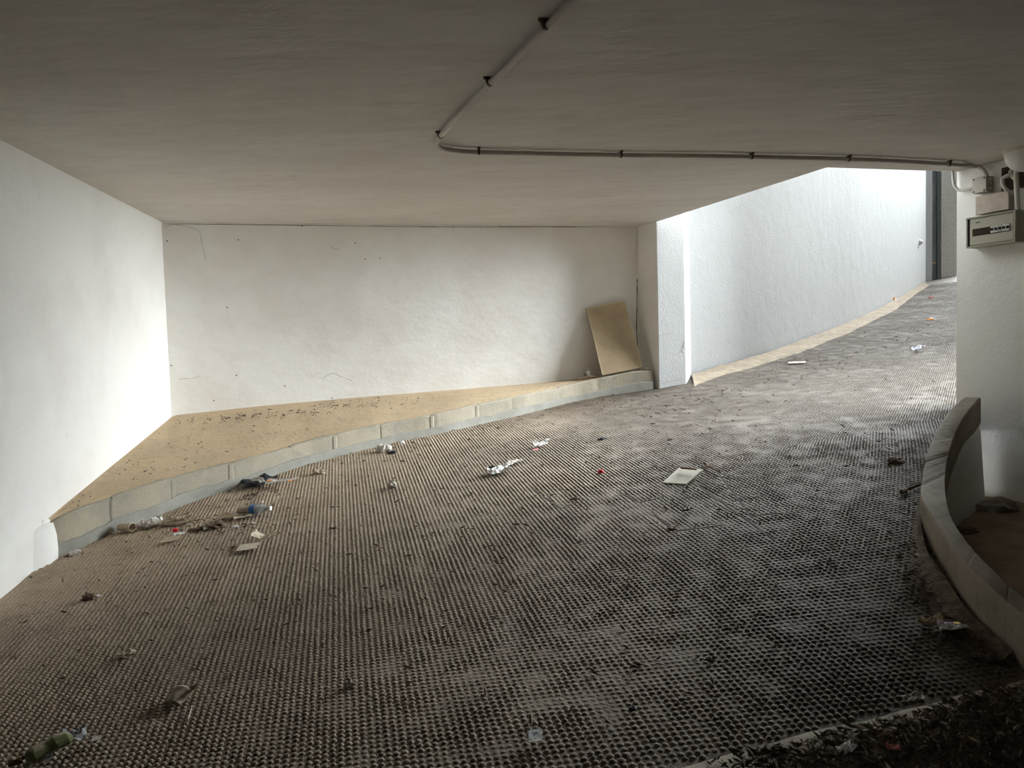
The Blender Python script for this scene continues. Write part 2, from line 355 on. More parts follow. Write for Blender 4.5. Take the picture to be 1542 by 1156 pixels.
def stud_mesh(P, amp, seg, name):
    n = len(P); ang = np.arange(seg)*2*PI/seg+.3
    r0, r1 = .0118, .0075; hgt = .0056
    rr = np.random.uniform(.85, 1.12, n)
    vs = np.zeros((n, 2*seg+1, 3), np.float32)
    for q, (r, h) in enumerate(((r0, -.001), (r1, .78))):
        for k in range(seg):
            vs[:, q*seg+k, 0] = P[:, 0]+r*rr*math.cos(ang[k]); vs[:, q*seg+k, 1] = P[:, 1]+r*rr*math.sin(ang[k])*.96
            vs[:, q*seg+k, 2] = (h*hgt*amp if q else h)
    vs[:, 2*seg, :2] = P; vs[:, 2*seg, 2] = hgt*amp
    vs[:, :, 2] += RA+RB*vs[:, :, 0]+RC*vs[:, :, 1]
    nf_q = seg; nf_t = seg
    loops = []
    base = []
    for k in range(seg): base += [k, (k+1) % seg, seg+(k+1) % seg, seg+k]
    for k in range(seg): base += [seg+k, seg+(k+1) % seg, 2*seg]
    base = np.array(base, np.int32); L = len(base)
    li = (base[None, :]+(np.arange(n)*(2*seg+1))[:, None]).astype(np.int32).ravel()
    tot1 = np.array([4]*seg+[3]*seg, np.int32); st1 = np.concatenate([[0], np.cumsum(tot1)[:-1]])
    ls = (st1[None, :]+(np.arange(n)*L)[:, None]).astype(np.int32).ravel()
    me = bpy.data.meshes.new(name); me.vertices.add(n*(2*seg+1)); me.loops.add(len(li)); me.polygons.add(len(ls))
    me.vertices.foreach_set('co', vs.ravel()); me.loops.foreach_set('vertex_index', li); me.polygons.foreach_set('loop_start', ls)
    me.polygons.foreach_set('use_smooth', np.ones(len(ls), bool))
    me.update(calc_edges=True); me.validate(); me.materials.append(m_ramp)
    o = bpy.data.objects.new(name, me); COL.objects.link(o); o.parent = floor; o['kind'] = 'stuff'; return o
nearm = SP[:, 1] < 5.2
stud_mesh(SP[nearm], SA[nearm], 7, 'cast_studs')
stud_mesh(SP[~nearm], SA[~nearm], 4, 'distant_cast_studs')
print('STUDS', len(SP))
# open joints in the paving
b = MB()
for a_, c_ in JOINTS:
    a = ongnd(*a_); c = ongnd(*c_); d = (c-a); n_ = d.cross(RN).normalized()*.0065; N = 14
    pts = [a+d*(i/N)+n_*random.uniform(-.5, .5)+RN*.0022 for i in range(N+1)]
    for p, q in zip(pts, pts[1:]):
        b.add([p-n_, q-n_, q+n_, p+n_, p-n_-RN*.003, q-n_-RN*.003, q+n_-RN*.003, p+n_-RN*.003], [(0, 1, 2, 3), (4, 7, 6, 5), (0, 4, 5, 1), (2, 6, 7, 3)])
b.build('paving_joint', m_joint, floor)

# apron: smooth dusty landing where the stamped ramp stops
n_ap = Vector((ad.y, -ad.x)); n_ap = n_ap if n_ap.y < 0 else -n_ap
rows = []
for i in range(40):
    t = i/39; r = []
    for j in range(90):
        s = -1.2+j/89*5.5; e = xy(ap0)+ad*s; edge = .012*noise.noise((s*6, 0, 0))+.02*noise.noise((s*1.7, 3, 0))
        p = e+n_ap*(edge+t*1.3); z = rz(p.x, p.y)+(.010 if t > 0 else -.01)+.012*t+.016*noise.noise((p.x*3, p.y*3, 5))*min(1, t*6)+.010*noise.noise((p.x*11, p.y*11, 5))*min(1, t*6)
        if i == 1: pass
        r.append((p.x, p.y, z))
    rows.append(r)
apron = struct(grid_mesh(rows, 'floor_landing', m_apron))

# ------------------------------------------------------------------ left kerb (cast blocks) and ledge
kerbL = thing('concrete_kerb', (kp[60][0].x, kp[60][0].y, kp[60][1]), 'long pale curved concrete kerb holding up the sandy ledge at the back wall', 'kerb')
JL = [79, 172, 262, 349, 440, 505, 575, 651, 719, 773, 843, 900, 984.5]
kw = .13
def knorm(i):
    a = kp[max(i-1, 0)][0]; c = kp[min(i+1, NK)][0]; d = (c-a).normalized(); n = Vector((-d.y, d.x, 0)); return n if n.y > 0 else -n
def kat(px):
    f = (px-79)/(984-79)*NK; i = min(int(f), NK-1); t = f-i
    return [kp[i][k]*(1-t)+kp[i+1][k]*t for k in range(3)], knorm(i)*(1-t)+knorm(i+1)*t
for bi in range(len(JL)-1):
    p0, p1 = JL[bi], JL[bi+1]; N = 8; vs = []; off = random.uniform(-.004, .004); dz = random.uniform(-.003, .003)
    for k in range(N+1):
        (g, zb, zt), n = kat(p0+(p1-p0)*k/N); e = .0; zt += dz+.003*noise.noise((g.x*8, g.y*8, 2)); ch = .012+.008*noise.noise((g.x*5, g.y*5, 9))
        if k in (0, N): e = .004
        fz = .004*noise.noise((g.x*7, g.y*7, 4))
        for (u, z) in ((0+e, zb-.03), (off+fz+e, zb+.0), (off+fz+e, zt-ch), (off+fz+ch+e, zt-e), (kw, zt-e), (kw, zb-.03)):
            q = g+n*u; vs.append((q.x, q.y, z))
    # pull block ends in for a visible joint
    m_ = 6; fs = [(k*m_+j, k*m_+(j+1) % m_, (k+1)*m_+(j+1) % m_, (k+1)*m_+j) for k in range(N) for j in range(m_)]
    fs += [tuple(range(m_)), tuple(range(N*m_, N*m_+m_))]
    b = MB(); b.add(vs, fs); o = b.build('kerb_block', m_kerb, kerbL)
# greyer render band along the foot of the kerb
b = MB(); vs = []
NN = 160
for k in range(NN+1):
    px = 80+(983-80)*k/NN; (g, zb, zt), n = kat(px); hh = (zt-zb)*(.36+.12*noise.noise((px*.012, 0, 0))+.07*noise.noise((px*.06, 1, 0)))
    for u, z in ((-.012, zb-.005), (-.010, zb+hh), (.004, zb+hh+.004)):
        q = g+n*u; vs.append((q.x, q.y, z))
b.add(vs, [(k*3+j, k*3+j+1, k*3+j+4, k*3+j+3) for k in range(NN) for j in range(2)])
b.build('foot_render', m_render, kerbL)
# little plaster patches over block joints
for px in (172, 262, 349, 505, 651, 719):
    (g, zb, zt), n = kat(px); t_ = Vector((n.y, -n.x, 0)); b = MB()
    vs = []
    for i in range(7):
        z = zb+(zt-zb)*(.08+.84*i/6); ww = .022+.008*noise.noise((px, i*.7, 0))
        for s_ in (-1, -.5, 0, .5, 1): q = g+t_*ww*s_+n*(-.004 if abs(s_) < .9 else .001); vs.append((q.x, q.y, z))
    b.add(vs, [(i*5+j, i*5+j+1, (i+1)*5+j+1, (i+1)*5+j) for i in range(6) for j in range(4)])
    b.build('mortar_patch', m_kerb, kerbL, smooth=False)
nw = -Vector((nl.x, nl.y, 0)).normalized()
# sandy ledge surface between kerb and walls
WB = [(0.0, (62, 790)), (.27, (262, 626.5)), (.52, (560, 600)), (.75, (760, 582)), (1.0, (958, 566))]
def ledge_back(f):
    if f < .27:
        t = f/.27; px = 64+(261-64)*t; py = 788+(626-788)*t; d = ray(px, py)
        # on left wall plane
        p = onplane(px, py, C0, Vector((nl.x, nl.y, 0))); return p
    t = (f-.27)/.73; px = 261+(958-261)*t; py = interp([(261, 626), (400, 611), (560, 597), (700, 586), (800, 578), (860, 572), (958, 566)], px)
    return onplane(px, py, C0, Vector((nb.x, nb.y, 0)))
rows = []
for i in range(NK+1):
    f = i/NK; g, zb, zt = kp[i]; n = knorm(i); a = Vector((g.x, g.y, zt))+n*(.035+.03*noise.noise((i*.11, 0, 0))); a.z = zt-.004; bk = ledge_back(max(f**.8, .001)); r = []
    for j in range(26):
        t = j/25; p = a.lerp(bk, t); p.z += (.012*noise.noise((p.x*3, p.y*3, 1))+.006*noise.noise((p.x*14, p.y*14, 1)))*math.sin(PI*t)+.006*math.sin(PI*min(t*2, 1))+(.004 if j > 0 else 0)
        if j == 25: p += (bk-a).normalized()*.03
        dd = (p-C0).dot(nw)
        if dd < -.02: p = p-nw*(dd+.02)
        r.append(p)
    rows.append(r)
ledge = struct(grid_mesh(rows, 'floor_ledge', m_sand, thick=0))
# white plaster nib in front of the kerb end on the left wall
b = MB(); vs = []
for px, py0, py1, bu in ((50, 862, 800, 0), (57, 856, 793, .03), (64, 852, 788, .055), (72, 847, 787, .06), (80, 843, 789, .03), (84, 841, 790, -.03)):
    g = onplane(px, py0, C0, nw); t_ = onplane(px, py1, C0, nw)
    for k in range(6):
        q = g.lerp(t_, k/5)+nw*(bu*(1-.55*(k/5)**3)+.004*noise.noise((px*.3, k*.8, 0))); vs.append(tuple(q))
    vs.append(tuple(t_-nw*.02))
b.add(vs, [(k*7+j, k*7+j+1, k*7+j+8, k*7+j+7) for k in range(5) for j in range(6)])
b.build('plaster_nib', m_wall, wl, smooth=True, world=True)

# ------------------------------------------------------------------ right kerb and its retaining wall, pit floor
PZ = 1.6-.965*S
kerbR = thing('concrete_kerb', (ro[5].x, ro[5].y, ro[5].z-.14), 'dark curved concrete kerb bulging onto the ramp below the fuse board', 'kerb')
nR = len(roD); cuts = [0, 14, 20, 27, 38, 50, 62, 74, 86, nR-1]
for c0, c1 in zip(cuts, cuts[1:]):
    vs = []; dz = random.uniform(-.003, .003)
    for k in range(c0, c1+1):
        o_, i_ = roD[k], riD[k]; n = (i_-o_); n.z = 0; n.normalize(); e = .004 if k in (c0, c1) else 0
        fz = .006*noise.noise((o_.x*6, o_.y*6, 0)); hz = o_.z+dz+.004*noise.noise((o_.x*9, o_.y*9, 3)); zb = rz(o_.x, o_.y)-.03
        zi = hz-.19-.03*noise.noise((o_.x*3, o_.y*3, 2))
        ch = .014+.008*noise.noise((o_.x*9, o_.y*9, 0))
        for p, z in ((o_+n*(fz+e-.012), zb), (o_+n*(fz+e), hz-ch), (o_+n*(ch+fz), hz-e), (i_-n*.008, hz-e), (i_, hz-.01), (i_, zi), (i_-n*.05, zi-.02)): vs.append((p.x, p.y, z))
    m_ = 7; N = c1-c0; fs = [(k*m_+j, k*m_+(j+1) % m_, (k+1)*m_+(j+1) % m_, (k+1)*m_+j) for k in range(N) for j in range(m_)]
    fs += [tuple(range(m_)), tuple(range(N*m_, N*m_+m_))]
    b = MB(); b.add(vs, fs); b.build('kerb_block', m_kerbd, kerbR)
# retaining wall
b = MB(); vs = []
for k in range(nR):
    i_ = riD[k]; n = (riD[k]-roD[k]); n.z = 0; n.normalize(); top = i_.z-.215+.02*noise.noise((i_.x*4, i_.y*4, 1))
    for u, z in ((-.07, top), (-.012, top), (.0, top-.03), (.04, PZ-.1), (-.07, PZ-.1)): q = i_+n*u; vs.append((q.x, q.y, z))
b.add(vs, [(k*5+j, k*5+(j+1) % 5, (k+1)*5+(j+1) % 5, (k+1)*5+j) for k in range(nR-1) for j in range(5)]+[(0, 1, 2, 3, 4)])
struct(b.build('wall_retaining', m_wall, smooth=False))
rows = []
for i in range(44):
    r = []; pa = riD[min(i*2, nR-1)]
    far_ = K+dv*(-.15+i*.16)
    for j in range(26):
        t = j/25; p = pa.lerp(far_, t); z = PZ+.02*noise.noise((p.x*3, p.y*3, 7))+.01*noise.noise((p.x*12, p.y*12, 7)); r.append((p.x, p.y, z))
    rows.append(r)
struct(grid_mesh(rows, 'floor_pit', m_sand2))

# ------------------------------------------------------------------ conduit on the ceiling
con = thing('ceiling_conduit', onz(655, 217, ZC), 'grey conduit bent across the ceiling and running to the junction box', 'conduit')
cr = .0150; zc = ZC-.024
path_px = [(1160, -294), (905, -41), (864, 0), (822, 42), (738, 125), (690, 174), (664, 204)]
bend_px = [(664, 204), (657, 213), (658, 219), (668, 224), (690, 227)]
run_px = [(690, 227), (720, 229), (850, 232), (935, 233.5), (1040, 234.5), (1132, 236), (1278, 239.5), (1360, 243), (1429, 247)]
def cpt(p): return onz(p[0], p[1], zc)
b = MB(); b.tube([cpt(p) for p in path_px], cr, 12); b.build('conduit_tube', m_pipe, con, smooth=True)
b = MB(); pts = dens([cpt(p) for p in bend_px], 5); b.tube(pts, cr, 12); b.build('conduit_bend', m_pipe, con, smooth=True)
b = MB(); pts = dens([cpt(p) for p in run_px], 3); b.tube(pts, cr, 12); b.build('conduit_tube', m_pipe, con, smooth=True)
pR0 = K+Vector((0, 0, 0))
def onwr(px, py, off=0.0): return onplane(px, py, K+nv*off, nv)
jx = onwr(1484, 268, .05)
endc = [cpt((1429, 247)), onz(1450, 249, zc-.002), onwr(1468, 250.5, .05), onwr(1478, 254, .047), onwr(1484, 260, .045), onwr(1488, 268, .045)]
b = MB(); b.tube(dens(endc, 5), cr, 12); b.build('conduit_bend', m_pipe, con, smooth=True)
def clip_at(px, py, d):
    c = cpt((px, py)); d = Vector((d.x, d.y, 0)).normalized(); s = Vector((-d.y, d.x, 0)); b = MB()
    b.tube([c-d*.006, c+d*.006], cr+.0025, 12)
    b.box(c+Vector((0, 0, .012)), d*.006, s*.02, Vector((0, 0, .012)))
    for k in (-1, 1): b.tube([c+s*.026*k+Vector((0, 0, .024)), c+s*.026*k+Vector((0, 0, .012))], .006, 6)
    b.box(c+Vector((0, 0, .019)), d*.006, s*.030, Vector((0, 0, .002)))
    b.build('clip', m_clip, con)
d1 = cpt((738, 125))-cpt((822, 42)); d2 = cpt((1040, 234.5))-cpt((850, 232))
for p in ((822, 38), (738, 124), (664, 204)): clip_at(*p, d1)
for p in ((721, 229), (935, 233.5), (1132, 236), (1278, 239.5), (1429, 247)): clip_at(*p, d2)

# ------------------------------------------------------------------ fittings on the right wall
def wbox(b, px0, px1, pyt, pyb, off, inn=0.0, mi=0):
    """box on the right wall whose front face, at `off`, spans these pixels at its far edge px0"""
    a = onwr(px0, pyt, off); c = onwr(px0, pyb, off); e = onwr(px1, pyt, off); s0 = (a-K).dot(dv); s1 = (e-K).dot(dv)
    b.box(K+dv*(s0+s1)/2+nv*(off+inn)/2+Vector((0, 0, (a.z+c.z)/2-K.z)), dv*(s1-s0)/2, nv*(off-inn)/2, Vector((0, 0, (a.z-c.z)/2)), mi)
    return s0, s1, a.z, c.z
def wp(s, z, off): return Vector((K.x, K.y, 0))+dv*s+nv*off+Vector((0, 0, z))
def lb(b, s0, s1, z0, z1, o0, o1, mi=0): b.box(wp((s0+s1)/2, (z0+z1)/2, (o0+o1)/2), dv*(s1-s0)/2, nv*(o1-o0)/2, Vector((0, 0, (z1-z0)/2)), mi)
# distribution board
b = MB(); s0, s1, zt, zb = wbox(b, 1456.5, 1531, 328.5, 374, .105, 0)
fb = thing('fuse_board', wp((s0+s1)/2, zb, .0), 'greenish grey fuse board on the right wall with a dark window of breakers', 'fuse board')
b.build('housing', m_board, fb, bevel=.004)
H = zt-zb; W_ = s1-s0
b = MB(); fr = .012
lb(b, s0, s1, zt-fr, zt, .105, .118); lb(b, s0, s1, zb, zb+fr, .105, .118); lb(b, s0, s0+fr, zb+fr, zt-fr, .105, .118); lb(b, s1-fr*1.3, s1, zb+fr, zt-fr, .105, .118)
b.build('cover_frame', m_board, fb, bevel=.002)
b = MB(); lb(b, s0+.028, s1-.02, zb+.018, zt-.018, .106, .113); b.build('front_panel', m_boardf, fb, bevel=.001)
b = MB(); lb(b, s0+fr, s0+.026, zb+.014, zt-.014, .1055, .1075); b.build('hinge_gap', m_blackp, fb)
wz0, wz1 = zb+H*.36, zb+H*.60; ws0, ws1 = s0+W_*.13, s1-W_*.10
b = MB(); lb(b, ws0, ws1, wz0, wz1, .1135, .1145); b.build('breaker_window', m_dark, fb)
nb_ = 5; bw = (ws1-ws0)*.105
for k in range(5):
    x = ws0+(ws1-ws0)*(.50+.10*k)
    b = MB(); lb(b, x, x+bw*.86, wz0+.006, wz1-.002, .1145, .119)
    o = b.build('breaker', m_wp if k in (0, 1, 3, 4) else m_boardf, fb)
    b = MB(); lb(b, x+bw*.2, x+bw*.66, (wz0+wz1)/2-.006, (wz0+wz1)/2+.012, .119, .128); b.build('toggle', m_blackp, o)
# tiny maker's mark: unreadable smudge of dark raised letters
b = MB()
for k in range(4): lb(b, s0+W_*.20+k*.009, s0+W_*.20+k*.009+.006, zt-.05, zt-.041, .113, .1138)
b.build('maker_mark', m_blackp, fb)
# blank cover box above
b = MB(); c0, c1, czt, czb = wbox(b, 1470, 1520, 296.5, 324, .055, 0)
cb = thing('blank_cover_box', wp((c0+c1)/2, czb, 0), 'pinkish beige blank box right above the fuse board', 'box')
b.build('housing', m_jboxd, cb, bevel=.006)
b = MB(); lb(b, c0+.0, c1-.0, czb, czt, .055, .064); b.build('cover', m_cover, cb, bevel=.004)
# junction box
b = MB(); j0, j1, jzt, jzb = wbox(b, 1465.5, 1486, 269, 292, .07, 0)
jb = thing('junction_box', wp((j0+j1)/2, jzb, 0), 'small ivory junction box where the ceiling conduit comes down', 'junction box')
b.build('housing', m_jboxd, jb, bevel=.004)
b = MB(); lb(b, j0, j1, jzb, jzt, .07, .08); b.build('lid', m_jbox, jb, bevel=.003)
for s_ in (j0+.012, j1-.012):
    for z in (jzb+.012, jzt-.012):
        b = MB(); b.tube([wp(s_, z, .079), wp(s_, z, .083)], .006, 8); b.build('screw', m_clip, jb)
for z in (.2, .5, .8):
    b = MB(); zz = jzb+(jzt-jzb)*z; b.tube([wp(j1, zz, .035), wp(j1+.012, zz, .035)], .012, 12); b.build('cable_gland', m_jbox, jb)
# cable to the outside
b = MB(); b.tube(dens([onwr(1466, 282, .035), onwr(1452, 285.5, .03), onwr(1445, 286.5, .035), onwr(1441, 284, .04), onwr(1437, 279, .05), onwr(1435.5, 272, .05), onwr(1435, 262, .05), onwr(1435, 252, .05)], 6), .011, 10)
tag(b.build('cable', m_hose, smooth=True), 'grey cable looping from the junction box out round the wall edge', 'cable')
# broken hole and hoses
b = MB(); h0 = onwr(1508, 253, .004); h1 = onwr(1508, 289, .004); sA = (h0-K).dot(dv)
lb(b, sA, sA+.26, h1.z, h0.z, -.02, .003)
hole = tag(b.build('wall_hole', m_dark, wr, world=True))
b = MB(); lb(b, sA+.02, sA+.2, h1.z+.09, h0.z-.08, .003, .012); b.build('broken_brick', m_sand2, wr, world=True)
b = MB(); ho = thing('flexible_duct', onwr(1531, 316, .05), 'white flexible ducts looping out of the wall hole down to the fuse board', 'duct')
b.tube(dens([onwr(1524, 253, .03), onwr(1521, 262, .06), onwr(1516, 265, .075), onwr(1510, 269, .08), onwr(1510, 277, .08), onwr(1515, 285, .07), onwr(1524, 290, .03), onwr(1530, 292, .0)], 8), .013, 10); b.build('loop_hose', m_hose, ho, smooth=True)
b = MB(); b.tube(dens([onwr(1534, 252, .05), onwr(1530, 262, .06), onwr(1531, 280, .06), onwr(1532, 300, .055), onwr(1534, 320, .05)], 8), .017, 12); b.build('drop_hose', m_hose, ho, smooth=True)
b = MB(); b.tube(dens([onwr(1521, 257, .05), onwr(1524, 266, .06), onwr(1530, 270, .06)], 6), .011, 10); b.build('short_hose', m_hose, ho, smooth=True)
# bulkhead lamp
lc = onz(1547, 224, ZC); ll = thing('bulkhead_lamp', (lc.x, lc.y, ZC), 'white dome lamp under the ceiling at the right edge', 'lamp')
b = MB(); vs = []; R_ = .135
prof = [(1.0, 0), (1.0, -.03), (.985, -.045), (.95, -.07), (.86, -.10), (.70, -.128), (.48, -.148), (.22, -.158)]
sg = 32
for r, z in prof:
    for k in range(sg): vs.append((lc.x+R_*r*math.cos(2*PI*k/sg), lc.y+R_*r*math.sin(2*PI*k/sg), ZC+z*.95))
b.add(vs, [(i*sg+k, i*sg+(k+1) % sg, (i+1)*sg+(k+1) % sg, (i+1)*sg+k) for i in range(len(prof)-1) for k in range(sg)]+[tuple(range((len(prof)-1)*sg, len(prof)*sg))])
b.build('dome', m_lamp, ll, smooth=True)
b = MB(); b.tube([(lc.x, lc.y, ZC), (lc.x, lc.y, ZC-.022)], R_*1.06, 32); b.build('base_ring', m_jbox, ll)

# ------------------------------------------------------------------ outside: post, pier, button cap
wd = n_in[-1]; wn = Vector((wd.y, -wd.x, 0))
pe = ongnd(1404, 421); pe2 = ongnd(1418, 419)
def vpost(name, px0, px1, py, m, zt, dep, label=None, cat=None, y=None):
    a = ongnd(px0, py) if y is None else y; d0 = ray(px0, py); d1 = ray(px1, py)
    p0 = a; p1 = EYE+d1*((p0.y-EYE.y)/d1.y); b = MB(); b.prism([xy(p0), xy(p1), xy(p1)+Vector((.03, dep)), xy(p0)+Vector((.03, dep))], p0.z-.5, zt)
    o = b.build(name, m, bevel=.01); return o
e0 = ongnd(1394, 425)
post = thing('steel_post', (pe.x, pe.y, pe.z), 'dark painted steel post at the far end of the outdoor wall', 'post')
b = MB(); q0 = ongnd(1405, 421.5); sc = (q0-EYE).dot(fw)/F
b.prism([xy(q0), xy(q0)+Vector((sc*4.5, 0)), xy(q0)+Vector((sc*4.5, .12)), xy(q0)+Vector((0, .12))], q0.z-.2, 6.4); b.build('flange', m_steel, post, bevel=.006)
b = MB(); q1_ = xy(q0)+Vector((sc*6, -.01)); b.prism([q1_, q1_+Vector((sc*6.5, 0)), q1_+Vector((sc*6.5, .12)), q1_+Vector((0, .12))], q0.z-.2, 6.4); b.build('column', m_steel, post, bevel=.02)
b = MB(); b.tube([Vector((q0.x-sc*3, q0.y-.05, 2.2+1.0)), Vector((q0.x+sc*2, q0.y-.03, 3.2))], .03, 10); b.build('hinge_pin', m_sand2, post)
b = MB(); g0 = ongnd(1395, 424); b.prism([xy(g0), xy(g0)+Vector((sc*8.5, .0)), xy(g0)+Vector((sc*8.5, .2)), xy(g0)+Vector((0, .2))], g0.z-.3, 5.3); struct(b.build('wall_end_pier', m_wout))
b = MB(); s0_ = ongnd(1420, 419); sc2 = (s0_-EYE).dot(fw)/F; s0_.y += .35; b.prism([xy(s0_)+Vector((-sc2*2, 0)), xy(s0_)+Vector((sc2*4, 0)), xy(s0_)+Vector((sc2*4, .3)), xy(s0_)+Vector((-sc2*2, .3))], 1.5, 5.4); struct(b.build('wall_pier_reveal', m_wout))
b = MB(); b.prism([xy(s0_)+Vector((sc2*4, -.02)), xy(s0_)+Vector((sc2*36, -.02)), xy(s0_)+Vector((sc2*36, .35)), xy(s0_)+Vector((sc2*4, .35))], 1.5, 5.4); struct(b.build('wall_stucco_pier', m_stucco))
wdv = Vector((wd.x, wd.y, 0)); i7 = Vector((ow[7].x, ow[7].y, 0)); nn = Vector((wd.y, -wd.x, 0))
dseg = (ow[7]-ow[6]).normalized(); nseg = Vector((dseg.y, -dseg.x, 0))
bc = onplane(1384, 365, Vector((ow[7].x, ow[7].y, 0)), nseg)+nseg*.02
b = MB(); b.tube([bc-nseg*.08, bc-nseg*.02, bc+nseg*.015, bc+nseg*.04, bc+nseg*.055], [.06, .06, .055, .04, .015], 20)
tag(b.build('round_wall_cap', m_wp, smooth=False), 'small round white cap high on the outdoor wall', 'wall cap')

# ------------------------------------------------------------------ sand drifts and soil (stuff)
def drift(name, inner, outer, hmax, m, parent=None, nx=60, ny=8):
    inner = dens(inner, 4); outer = dens(outer, 4); rows = []
    for i, (a, c) in enumerate(zip(inner, outer)):
        r = []; a = Vector((a.x, a.y, 0)); c = Vector((c.x, c.y, 0))
        for j in range(ny):
            t = j/(ny-1); p = a.lerp(c, t*(1+.25*noise.noise((i*.35, 0, 1))) ); h = hmax*(1-t)**1.2*(1+.4*noise.noise((p.x*5, p.y*5, 0)))+.008*noise.noise((p.x*20, p.y*20, 0))*(1-t)-.002*(t > .99)+.009*(1-t*t)
            if j == ny-1: h = -.004
            r.append((p.x, p.y, rz(p.x, p.y)+h))
        rows.append(r)
    o = grid_mesh(rows, name, m); return o
m_sand3 = mat('trodden_sand', (.29, .235, .165), .98, [(25, .5, .012), (150, .6, .004)], [(4, (.22, .18, .13), .4, .6), (16, (.20, .155, .11), .5, .68)])
tag(drift('sand_drift', [ongnd(*p) for p in ((1042, 567), (1062, 562), (1150, 536), (1250, 500), (1330, 464), (1392, 427))], [ongnd(*p) for p in ((1046, 584), (1090, 567), (1180, 541), (1280, 502), (1350, 465), (1400, 431))], .03, m_sand3), 'tan sand drifted along the foot of the outdoor wall', 'sand', kind='stuff')
tag(drift('soil_drift', [ongnd(*p) for p in ((1384, 770), (1388, 810), (1400, 850), (1430, 893), (1460, 938), (1500, 972), (1530, 996))], [ongnd(*p) for p in ((1376, 775), (1370, 815), (1366, 860), (1385, 900), (1410, 935), (1450, 965), (1500, 1000))], .03, m_soil), 'dark soil heaped against the foot of the right kerb', 'soil', kind='stuff')
# leaf litter and grit, scattered bits
def litter(name, spots, m, size, label, hz=0.0, surf=None, cat='litter'):
    b = MB()
    for (px, py, rx, ry, n) in spots:
        for k in range(n):
            x = random.gauss(px, rx); y = random.gauss(py, ry)
            p = ongnd(x, y, hz) if surf is None else surf(x, y)
            if p is None: continue
            if surf is None:
                if (p-EYE).dot(fw) > 24 or p.y < 1 or y < 425: continue
                if hz < .01 and not inside((p.x, p.y), clip): continue
                if hz > .019 and (xy(p)-xy(ap0)).dot(n_ap) < .055+.09*abs(noise.noise((p.x*2.5, p.y*2.5, 0))): continue
            s = random.uniform(*size)*random.choice((.6, 1, 1, 1.6)); a = random.uniform(0, PI); l = random.uniform(1, 2.6)
            u = Vector((math.cos(a), math.sin(a), random.uniform(-.25, .35))).normalized(); v = Vector((-math.sin(a), math.cos(a), random.uniform(-.3, .3)))
            h = .006+s*.3
            c = p+Vector((0, 0, h)); b.add([c-u*s*l, c-v*s*.5, c+u*s*l+Vector((0, 0, s*.4)), c+v*s*.5, c+Vector((0, 0, s*.6)), c-Vector((0, 0, s*.4))],
                                           [(0, 1, 4), (1, 2, 4), (2, 3, 4), (3, 0, 4), (0, 5, 1), (1, 5, 2), (2, 5, 3), (3, 5, 0)])
    return tag(b.build(name, m), label, cat, kind='stuff')
L1 = [(1000+t*22, 612-t*6.5+random.uniform(-6, 6), 18, 7, 26) for t in range(18)]
L1 += [(480+t*45, 697-t*9.5, 24, 6, 30) for t in range(12)]
L1 += [(1000, 640, 110, 25, 260), (1250, 560, 70, 22, 160), (760, 700, 200, 30, 220), (250, 790, 70, 14, 150), (330, 800, 60, 14, 140), (400, 750, 60, 20, 90), (500, 800, 250, 60, 260), (350, 900, 250, 80, 200), (900, 900, 300, 110, 330), (1330, 690, 40, 25, 90), (1200, 640, 120, 30, 160), (1380, 840, 25, 50, 130), (700, 780, 200, 40, 160)]
litter('leaf_litter', L1, m_leaf, (.003, .0085), 'dry leaf crumbs and grit scattered over the stamped ramp')
litter('soil_crumbs', [(1390, 830, 10, 30, 260), (1400, 885, 20, 20, 420), (1440, 945, 24, 16, 420), (1490, 985, 24, 10, 300)], m_soil, (.003, .008), 'dark crumbs of soil lying below the right kerb', .008, None, 'soil')
litter('landing_debris', [(1450, 1100, 70, 35, 2200), (1330, 1125, 90, 25, 1500), (1500, 1070, 40, 20, 800), (1200, 1150, 70, 14, 500), (1480, 1140, 60, 20, 1200)], m_soil, (.0025, .0085), 'dark leaf mould and crumbs covering the smooth landing', .03)
litter('landing_husks', [(1420, 1100, 90, 35, 130), (1300, 1120, 90, 20, 70)], m_tan, (.003, .008), 'pale husks and chips lying on the smooth landing', .035)
def onledge(x, y):
    g = None; best = None
    d = ray(x, y); 
    for r in rows_ledge[::3]:
        for p in r[2:-1:2]:
            v = p-EYE; t = v.dot(fw); q = ((v.dot(rt)/t*F+CX)-x)**2+((CY-v.dot(up)/t*F)-y)**2
            if best is None or q < best[0]: best = (q, p)
    if best[0] > 64: return None
    p = best[1]; p = EYE+d*((p.y-EYE.y)/d.y)
    return p if (p-C0).dot(nw) > .04 else None
rows_ledge = [[Vector(v.co) for v in ledge.data.vertices[i*26:(i+1)*26]] for i in range(NK+1)]
litter('ledge_litter', [(345, 631, 16, 2, 260), (385, 627, 20, 2, 260), (450, 622, 25, 3, 240), (520, 612, 25, 3, 220), (290, 634, 20, 3, 80), (330, 655, 90, 14, 180), (220, 700, 60, 20, 120), (120, 757, 25, 8, 60), (600, 604, 60, 4, 100), (300, 680, 60, 12, 80)], m_gleaf, (.0022, .0065), 'grey leaf crumbs strewn over the sandy ledge', 0, onledge)

